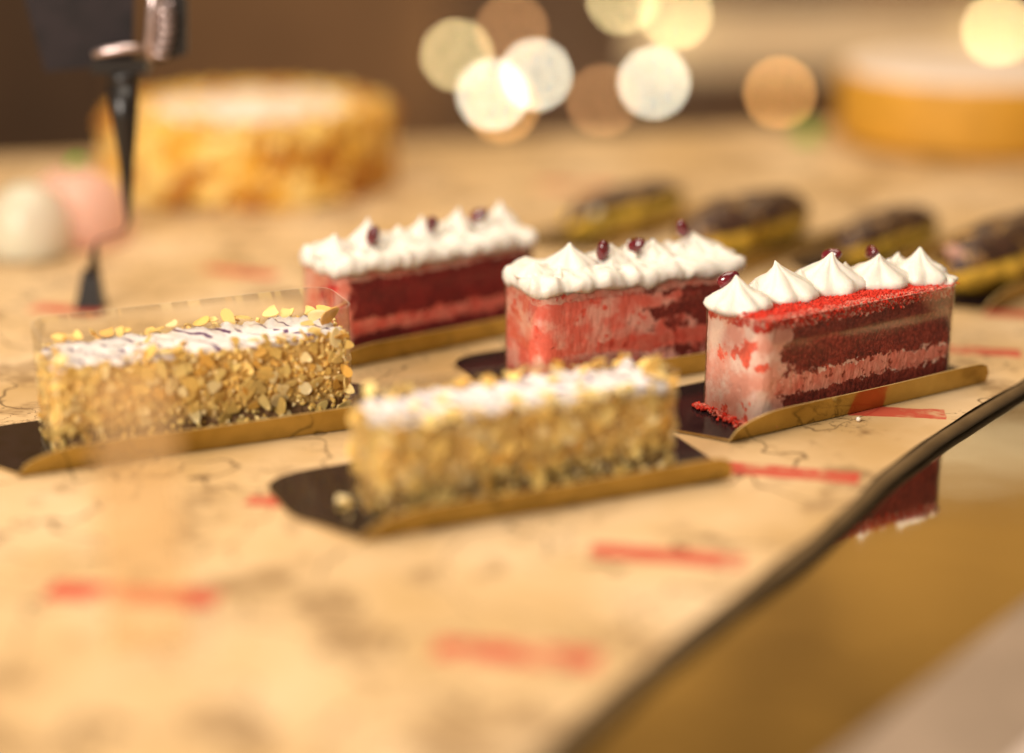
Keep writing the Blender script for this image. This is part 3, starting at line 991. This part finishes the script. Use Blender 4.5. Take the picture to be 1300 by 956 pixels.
# ------------------------------------------------------------------ eclairs
def bun(L, rad, seed, z0, mat, cap=False, flat=0.85, span=(0.06, 0.94)):
    n, m = 22, 22
    V, F = [], []
    for j in range(m + 1):
        s = -1 + 2 * j / m
        q = (1 - abs(s) ** 3.2) ** 0.5 if abs(s) < 1 else 0.0
        q = max(q, 0.02)
        for i in range(n):
            if cap:
                a = math.pi * (span[0] + (span[1] - span[0]) * i / (n - 1))
                rr = rad * 1.05 * q
            else:
                a = 2 * math.pi * i / n
                rr = rad * q
            x = s * L / 2 * (1.01 if cap else 1)
            y, z = rr * math.cos(a), rr * math.sin(a) * flat
            d = 0.0042 * nz(x + seed, y, z, 60) + 0.0018 * nz(x + seed, y, z, 200)
            if cap:
                d += 0.0008
                lo = 0.003 * (1 + nz(x + seed, 0, 3, 90))
                if i in (0, n - 1):
                    z -= lo
            f = 1 + d / rad
            V.append((x, y * f, z0 + max(z * f, -z0 + 0.0004)))
    for j in range(m):
        for i in range(n if not cap else n - 1):
            k = (i + 1) % n
            F.append((j * n + i, (j + 1) * n + i, (j + 1) * n + k, j * n + k))
    return mesh('bun', V, F, mat)


def eclair(label, cx, cy0, ang, L, rad, seed, extra=None, span=(0.16, 0.86)):
    t = thing('eclair', label, 'eclair', (cx * CM, cy0 * CM, BZ), R(ang), 'chocolate topped eclairs behind the slices')
    link('choux_bun', bun(L, rad, seed, rad * 0.78, M['choux']), t)
    link('chocolate_glaze', bun(L, rad, seed, rad * 0.86, M['choc'], True, span=span), t)
    for (x, y, z, s, mt) in extra or ():
        link('highlight_dot', lumps([(x, y, z, s)], [M[mt]], 0.08), t)  # pale blob put in as a painted highlight
    return t


def eboard(label, cx, cy0, ang, L):
    a = R(ang)
    u = Vector((math.cos(a), math.sin(a)))
    v = Vector((-u.y, u.x))
    o = Vector((cx, cy0)) - (u * L / 2 + v * 0.02) / CM
    return board(label, (o.x, o.y), ang, L, 0.04, near=0.008, far=0.02, left=0.02, right=0.02, group='gold and black boards under the eclairs')


eboard('gold and black board under the low eclair behind the middle slice', 8.2, 129.8, 47, 0.135)
eclair('low yellow eclair with patchy chocolate, furthest back behind the middle slice', 8.6, 129.8, 47, 0.135, 0.0185, 1.0, [(-0.048, -0.010, 0.022, 0.005, 'pale_mint')], span=(0.40, 0.80))
eboard('gold and black board under the plump eclair between two cream slices', 16.6, 121.5, 47, 0.14)
eclair('plump yellow eclair with a thick dark chocolate top, behind the gap between two cream slices', 16.6, 121.5, 47, 0.14, 0.025, 2.0)
eboard('gold and black board under the eclair hidden behind the sharp slice', 27.0, 121.5, 47, 0.12)
eclair('eclair half hidden behind the cream peaks of the sharp slice', 27.0, 121.5, 47, 0.12, 0.0185, 3.0)
eboard('gold and black board under the eclair cut by the picture edge', 33.4, 113.8, 44, 0.14)
eclair('dark topped eclair with a pink highlight dot, cut by the right edge of the picture', 33.4, 113.8, 44, 0.14, 0.025, 4.0, [(-0.064, 0.0, 0.032, 0.0065, 'rose')])


# ------------------------------------------------------------------ domes added in place of pale hazy discs, by the tag
def dome(label, cx, cy0, rad, h, mat, leaf=False):
    t = thing('haze_dome', label, 'stand-in dome', (cx * CM, cy0 * CM, 0.0005), 0.3, 'domes added in place of pale hazy discs')
    n = 40
    prof = [(0.94, 0), (1.0, 0.08), (1.02, 0.25), (0.98, 0.45), (0.88, 0.65), (0.68, 0.84), (0.4, 0.96), (0.12, 1.0), (0.01, 1.0)]
    V, F = [], []
    for q, z in prof:
        for i in range(n):
            a = 2 * math.pi * i / n
            V.append((rad * CM * q * math.cos(a), rad * CM * q * math.sin(a), h * CM * z))
    for j in range(len(prof) - 1):
        for i in range(n):
            k = (i + 1) % n
            F.append((j * n + i, j * n + k, (j + 1) * n + k, (j + 1) * n + i))
    F.append(tuple(range(n - 1, -1, -1)))
    link('dome_shell', mesh('dome_shell', V, F, mat), t)
    if leaf:
        link('mint_leaf', leaf_mesh(0.018), t, (0.004, 0, h * CM + 0.001), (0.1, -0.2, 0.4))
    return t


def leaf_mesh(s):
    n = 9
    V, F = [], []
    for i in range(n):
        t = i / (n - 1)
        w = s * 0.3 * math.sin(math.pi * t) ** 0.8 + 0.0001
        z = 0.25 * s * math.sin(math.pi * t)
        for k, zz in ((-1, 0.12 * s), (0, 0), (1, 0.12 * s)):
            V.append(((t - 0.5) * s, k * w, z + zz))
        for k, zz in ((1, 0.12 * s), (0, 0), (-1, 0.12 * s)):
            V.append(((t - 0.5) * s, k * w, z + zz - 0.0007))
    for i in range(n - 1):
        for k in range(6):
            a, b = 6 * i + k, 6 * i + (k + 1) % 6
            F.append((a, b, b + 6, a + 6))
    F.append((5, 4, 3, 2, 1, 0)); F.append(tuple(6 * (n - 1) + k for k in range(6)))
    return mesh('leaf', V, F, M['leaf'])


dome('pale greenish white stand-in dome for a hazy disc at the left edge of the picture', -34.8, 122.0, 2.9, 5.2, M['pale_mint'])
dome('pale pink stand-in dome for a hazy disc with a small green leaf, beside the tag stem', -32.4, 126.5, 4.0, 5.4, M['rose'], True)
o = link('mint_leaf', leaf_mesh(0.034), None, (0.282, 1.655, 0.006), (0.9, 0.1, 0.6))
tag(o, 'small bright green leaf on the paper beside the honey coloured round cake', 'leaf')


# ------------------------------------------------------------------ price tag on its stem
def tube(pts, rad, mat, n=10):
    V, F = [], []
    P = [Vector(p) for p in pts]
    rr = rad if isinstance(rad, (list, tuple)) else [rad] * len(P)
    for i, p in enumerate(P):
        d = (P[min(i + 1, len(P) - 1)] - P[max(i - 1, 0)]).normalized()
        s = d.cross(Vector((0, 1, 0.01))).normalized()
        q = d.cross(s).normalized()
        for k in range(n):
            a = 2 * math.pi * k / n
            V.append(p + s * rr[i] * math.cos(a) + q * rr[i] * math.sin(a))
    for i in range(len(P) - 1):
        for k in range(n):
            kk = (k + 1) % n
            F.append((i * n + k, i * n + kk, (i + 1) * n + kk, (i + 1) * n + k))
    F.append(tuple(range(n - 1, -1, -1)))
    F.append(tuple(range((len(P) - 1) * n, len(P) * n)))
    return mesh('tube', V, F, mat)


t = thing('price_tag', 'black tag board held by a steel clip on a tapering black stem', 'price tag', (-0.274, 1.081, 0.0), 0)


def T(x, z, y=0.0):
    return (x * CM + 0.274, y * CM, z * CM)


V = [T(-30.9, 24.0, 0.5), T(-29.1, 15.1, 0.5), T(-23.6, 15.6, 0.5), T(-22.9, 24.0, 0.5), T(-30.9, 24.0, 0.75), T(-29.1, 15.1, 0.75), T(-23.6, 15.6, 0.75), T(-22.9, 24.0, 0.75)]
link('tag_board', mesh('tag_board', V, [(0, 1, 2, 3), (7, 6, 5, 4), (0, 4, 5, 1), (1, 5, 6, 2), (2, 6, 7, 3), (3, 7, 4, 0)], M['chalkboard'], smooth=False), t)
V = [T(-26.0, 15.1, -0.4), T(-22.6, 15.1, -0.4), T(-22.6, 16.0, -0.4), T(-26.0, 15.9, -0.4), T(-26.0, 15.1, 1.2), T(-22.6, 15.1, 1.2), T(-22.6, 16.0, 1.2), T(-26.0, 15.9, 1.2)]
link('clip_block', mesh('clip_block', V, [(0, 1, 2, 3), (7, 6, 5, 4), (0, 4, 5, 1), (1, 5, 6, 2), (2, 6, 7, 3), (3, 7, 4, 0)], M['blackmetal'], smooth=False), t)
link('clip_bar', tube([T(-25.75, 16.3, -0.6), T(-25.0, 16.5, -0.7), T(-23.6, 16.7, -0.7), T(-22.75, 16.7, -0.6)], [0.0022, 0.0028, 0.0030, 0.002], M['steel']), t)
link('clip_arm', tube([T(-21.7, 21.2, -0.2), T(-22.0, 19.0, -0.3), T(-22.35, 16.8, -0.3), T(-22.4, 15.95, -0.2)], [0.0032, 0.0032, 0.0030, 0.0026], M['steel']), t)
pts = []
for i in range(90):
    s = i / 89
    a = s * 2 * math.pi * 6
    pts.append(T(-21.3 + 0.25 * math.sin(3.1 * s) - 0.5 * s + 0.42 * math.cos(a), 19.3 - 3.1 * s + 0.1 * math.sin(a), -0.1 + 0.35 * math.sin(a)))
link('clip_spring', tube(pts, 0.0016, M['steel'], 6), t)
V = [T(-22.2, 15.6, 0.5), T(-20.2, 16.2, 0.5), T(-20.0, 19.6, 0.5), T(-21.4, 20.4, 0.5), T(-22.2, 15.6, 0.8), T(-20.2, 16.2, 0.8), T(-20.0, 19.6, 0.8), T(-21.4, 20.4, 0.8)]
link('clip_plate', mesh('clip_plate', V, [(0, 1, 2, 3), (7, 6, 5, 4), (0, 4, 5, 1), (1, 5, 6, 2), (2, 6, 7, 3), (3, 7, 4, 0)], M['blackmetal'], smooth=False), t)
link('collar', tube([T(-24.1, 15.2), T(-24.1, 14.9), T(-24.15, 14.6), T(-24.2, 14.3)], [0.0075, 0.0098, 0.0092, 0.0085], M['blackmetal'], 16), t)
link('stem', tube([T(-24.2, 14.4), T(-24.25, 12.0), T(-24.3, 9.8), T(-24.4, 7.4), T(-24.45, 5.7), T(-24.75, 5.0), T(-25.8, 4.7), T(-26.55, 4.4), T(-26.8, 3.6), T(-26.95, 2.2)],
                  [0.0098, 0.0080, 0.0052, 0.0034, 0.0016, 0.0007, 0.0006, 0.0008, 0.0024, 0.0040], M['blackmetal'], 14), t)
V = [T(-27.6, 2.5, -0.2), T(-26.6, 2.6, -0.2), T(-26.4, 0.05, -0.6), T(-28.2, 0.05, -0.6), T(-27.6, 2.5, 0.3), T(-26.6, 2.6, 0.3), T(-26.4, 0.05, 0.7), T(-28.2, 0.05, 0.7)]
link('foot', mesh('foot', V, [(0, 3, 2, 1), (4, 5, 6, 7), (0, 1, 5, 4), (1, 2, 6, 5), (2, 3, 7, 6), (3, 0, 4, 7)], M['blackmetal'], smooth=False), t)


# see-through strip added for the haze over the left almond slice
n = NT('haze_overlay')
tr = n.node('ShaderNodeBsdfTransparent', Color=(1, 0.98, 0.94)).outputs[0]
df = n.node('ShaderNodeBsdfDiffuse', Color=(0.84, 0.60, 0.32)).outputs[0]
tl = n.node('ShaderNodeBsdfTranslucent', Color=(0.84, 0.60, 0.32)).outputs[0]
d2 = n.node('ShaderNodeMixShader', i0=0.5, i1=df, i2=tl).outputs[0]
n.t.links.new(n.node('ShaderNodeMixShader', i0=0.28, i1=tr, i2=d2).outputs[0], n.out.inputs[0])
o = box('haze_strip', -0.015, 0.015, -0.0005, 0.0005, 0.0, 0.112, n.m)
o.location, o.rotation_euler = (-0.139, 0.60, 0.0002), (0, 0, 0.12)
tag(o, 'sand coloured see-through strip added for the haze over the left almond slice', 'plastic strip')


# ------------------------------------------------------------------ far side of the room
M['cab'] = simple('dark_cabinet', (0.085, 0.047, 0.027), 0.6, nscale=3, var=0.25)
M['cab2'] = simple('brown_panel', (0.17, 0.09, 0.042), 0.6, nscale=3, var=0.2)
M['pale'] = simple('pale_shelf', (0.80, 0.64, 0.46), 0.6, nscale=3, var=0.1)
t = thing('far_cabinet', 'blurred dark brown cabinet with a pale shelf across the room', 'cabinet', (0, 5.6, -0.9))
box('cabinet_body', -2.6, 2.6, 0.0, 0.5, 0.0, 1.05, M['cab'], t)
for x0, x1, mt in ((-2.5, -1.3, 'cab'), (-1.24, -0.2, 'cab2'), (-0.14, 0.40, 'cab'), (0.46, 1.0, 'cab'), (1.06, 2.5, 'cab2')):
    box('door_panel', x0, x1, -0.03, -0.002, 0.05, 0.95, M[mt], t)
box('shelf', 0.40, 2.6, -0.055, -0.0335, 0.43, 0.60, M['pale'], t)


def lamp_mat(name, col, s):
    n = NT(name)
    n.set(Base_Color=(0.8, 0.8, 0.8), Emission_Color=col, Emission_Strength=s)
    return n.m


LM = {'white': lamp_mat('lamp_white', (1.0, 0.92, 0.68), 34), 'warm': lamp_mat('lamp_warm', (1.0, 0.78, 0.36), 25), 'amber': lamp_mat('lamp_amber', (1.0, 0.46, 0.12), 20), 'dim': lamp_mat('lamp_dim', (1.0, 0.46, 0.16), 12)}
BR = 0.016
BULB = {}
for k, m in LM.items():
    b = bmesh.new()
    bmesh.ops.create_icosphere(b, subdivisions=3, radius=BR)
    me = bpy.data.meshes.new('bulb')
    b.to_mesh(me)
    b.free()
    me.materials.append(m)
    BULB[k] = me
SOCK = tube([(0, 0.012, 0), (0, 0.03, 0), (0, 0.05, 0)], [0.012, 0.013, 0.010], M['blackmetal'])
LAMPS = [(-0.174, -0.427, 'warm', 'yellowish round lamp at the upper left of the cluster of five'), (0.0, -0.349, 'dim', 'dim orange lamp at the top of the cluster of five'),
         (-0.062, -0.551, 'white', 'bright white lamp, lower of the two that overlap in the cluster'), (0.075, -0.489, 'white', 'bright white lamp, upper of the two that overlap in the cluster'),
         (-0.030, -0.590, 'amber', 'orange lamp peeking out under the bright white pair'), (0.344, -0.252, 'warm', 'yellowish lamp cut by the top edge of the picture'),
         (0.512, -0.300, 'warm', 'yellowish lamp at the top, just beside the one that is cut off'), (0.449, -0.514, 'white', 'bright white lamp standing alone with a faint orange one beside it'),
         (0.288, -0.571, 'dim', 'faint orange lamp beside the lone bright white lamp'), (0.849, -0.546, 'amber', 'single orange lamp next to the honey coloured round cake'),
         (1.522, -0.350, 'warm', 'golden lamp above the honey coloured round cake')]
for x, z, k, lab in LAMPS:
    t = thing('round_lamp', lab, 'lamp', (x, 5.5, z), 0, 'out of focus lamps across the room')
    link('bulb', BULB[k], t)
    link('socket', SOCK, t)
